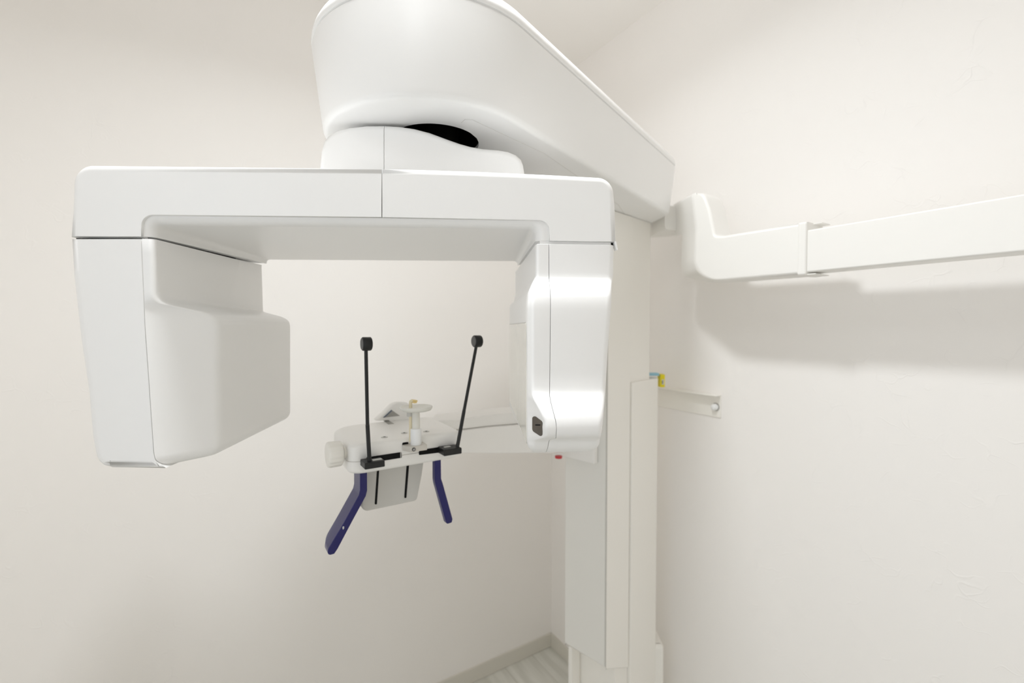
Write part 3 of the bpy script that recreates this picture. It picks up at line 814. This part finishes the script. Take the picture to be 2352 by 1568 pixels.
# block joining the elbow to the end of the overhead arm
jb = [(0.512, 1.425), (0.60, 1.39), (0.590, 1.50), (0.45, 1.56), (0.470, 1.41)]
jq = rp(jb)
jl = []
for z, i_ in ((P(1560, 512, 1.33).z - H, 0.010), (P(1560, 512, 1.33).z - H + 0.006, 0.003), (P(1560, 512, 1.33).z - H + 0.015, 0.0), (0.355, 0), (0.372, 0.003), (0.378, 0.010)):
    cx_ = sum(p[0] for p in jq) / len(jq); cy_ = sum(p[1] for p in jq) / len(jq)
    jl.append([Vector((x + (cx_ - x) * i_ * 10, y + (cy_ - y) * i_ * 10, z + H)) for x, y in jq])
mesh('arm_joint', *loft(jl), 'side_arm_plastic', elbow, sharp=50)
# end ring and extending beam
def wbox(name, pxa, ua, ub, za, zb, va, vb, m_, parent, bevel, seg=3):
    q = [(ua, va), (ub, va), (ub, vb), (ua, vb)]
    f_ = [Wp.loc(u, v, za + H) for u, v in q]; g_ = [Wp.loc(u, v, zb + H) for u, v in q]
    return mesh(name, *prism(f_, g_), m_, parent, bevel, seg)
u1 = Wp.uv(Wp.at(1852, 570, V0))[0]; u0 = Wp.uv(Wp.at(1831, 570, V0))[0]
zT = Wp.at(1852, 509, V0).z - H; zBm = Wp.at(1850, 629, V0).z - H
wbox('end_ring', 0, u0, u1, zBm - 0.0025, zT + 0.001, V0 - 0.0015, V0 + 0.077, 'side_arm_plastic', elbow, 0.005)
zbt = Wp.at(2352, 444, V0 + 0.004).z - H; zbb = Wp.at(2352, 577, V0 + 0.004).z - H
wbox('extension_beam', 0, u1 - 0.05, u1 + 0.85, zbb, zbt, V0 + 0.005, V0 + 0.066, 'side_arm_plastic', elbow, 0.004)
wbox('guide_lip', 0, u1 - 0.02, u1 + 0.018, zBm - 0.002, zBm + 0.0005, V0 + 0.006, V0 + 0.07, 'side_arm_plastic', elbow, 0.001)
wbox('guide_lip', 0, u1 - 0.02, u1 + 0.018, zT - 0.003, zT - 0.0005, V0 + 0.030, V0 + 0.07, 'side_arm_plastic', elbow, 0.001)

# ================================================================== wall bracket
br0 = Wp.uv(Wp.at(1490, 930, 0))[0]; br1 = Wp.uv(Wp.at(1657, 936, 0))[0]
bzt = Wp.at(1657, 912, -0.03).z; bzb = Wp.at(1657, 960, -0.004).z
brk = empty('wall_bracket', Wp.loc((br0 + br1) / 2, 0, bzb))
tag(brk, label='cream steel angle bracket screwed to the right wall beside the column', category='bracket')
def bb(name, ua, ub, va, vb, za, zb, m_='cream_plastic'):
    q = [(ua, va), (ub, va), (ub, vb), (ua, vb)]
    return mesh(name, *prism([Wp.loc(u, v, za) for u, v in q], [Wp.loc(u, v, zb) for u, v in q]), m_, brk, 0.0015, 2)
bb('bracket_plate', br0, br1, -0.004, 0, bzb, bzt)
bb('bracket_ledge', br0, br1, -0.032, 0, bzt - 0.001, bzt + 0.003)
bc = Wp.at(1638, 935, -0.018)
bolt = cyl('bolt', bc + Wp.N * 0.016, bc + Wp.N * 0.012, 0.0125, 0.0125, 'decal_grey', brk, 28)
cyl('bolt_cap', bc + Wp.N * 0.012, bc - Wp.N * 0.004, 0, 0, 'bolt_white', bolt, 28, prof=[(0, 0.0105), (0.5, 0.0105), (0.8, 0.0085), (0.95, 0.004), (1, 0.0012)])
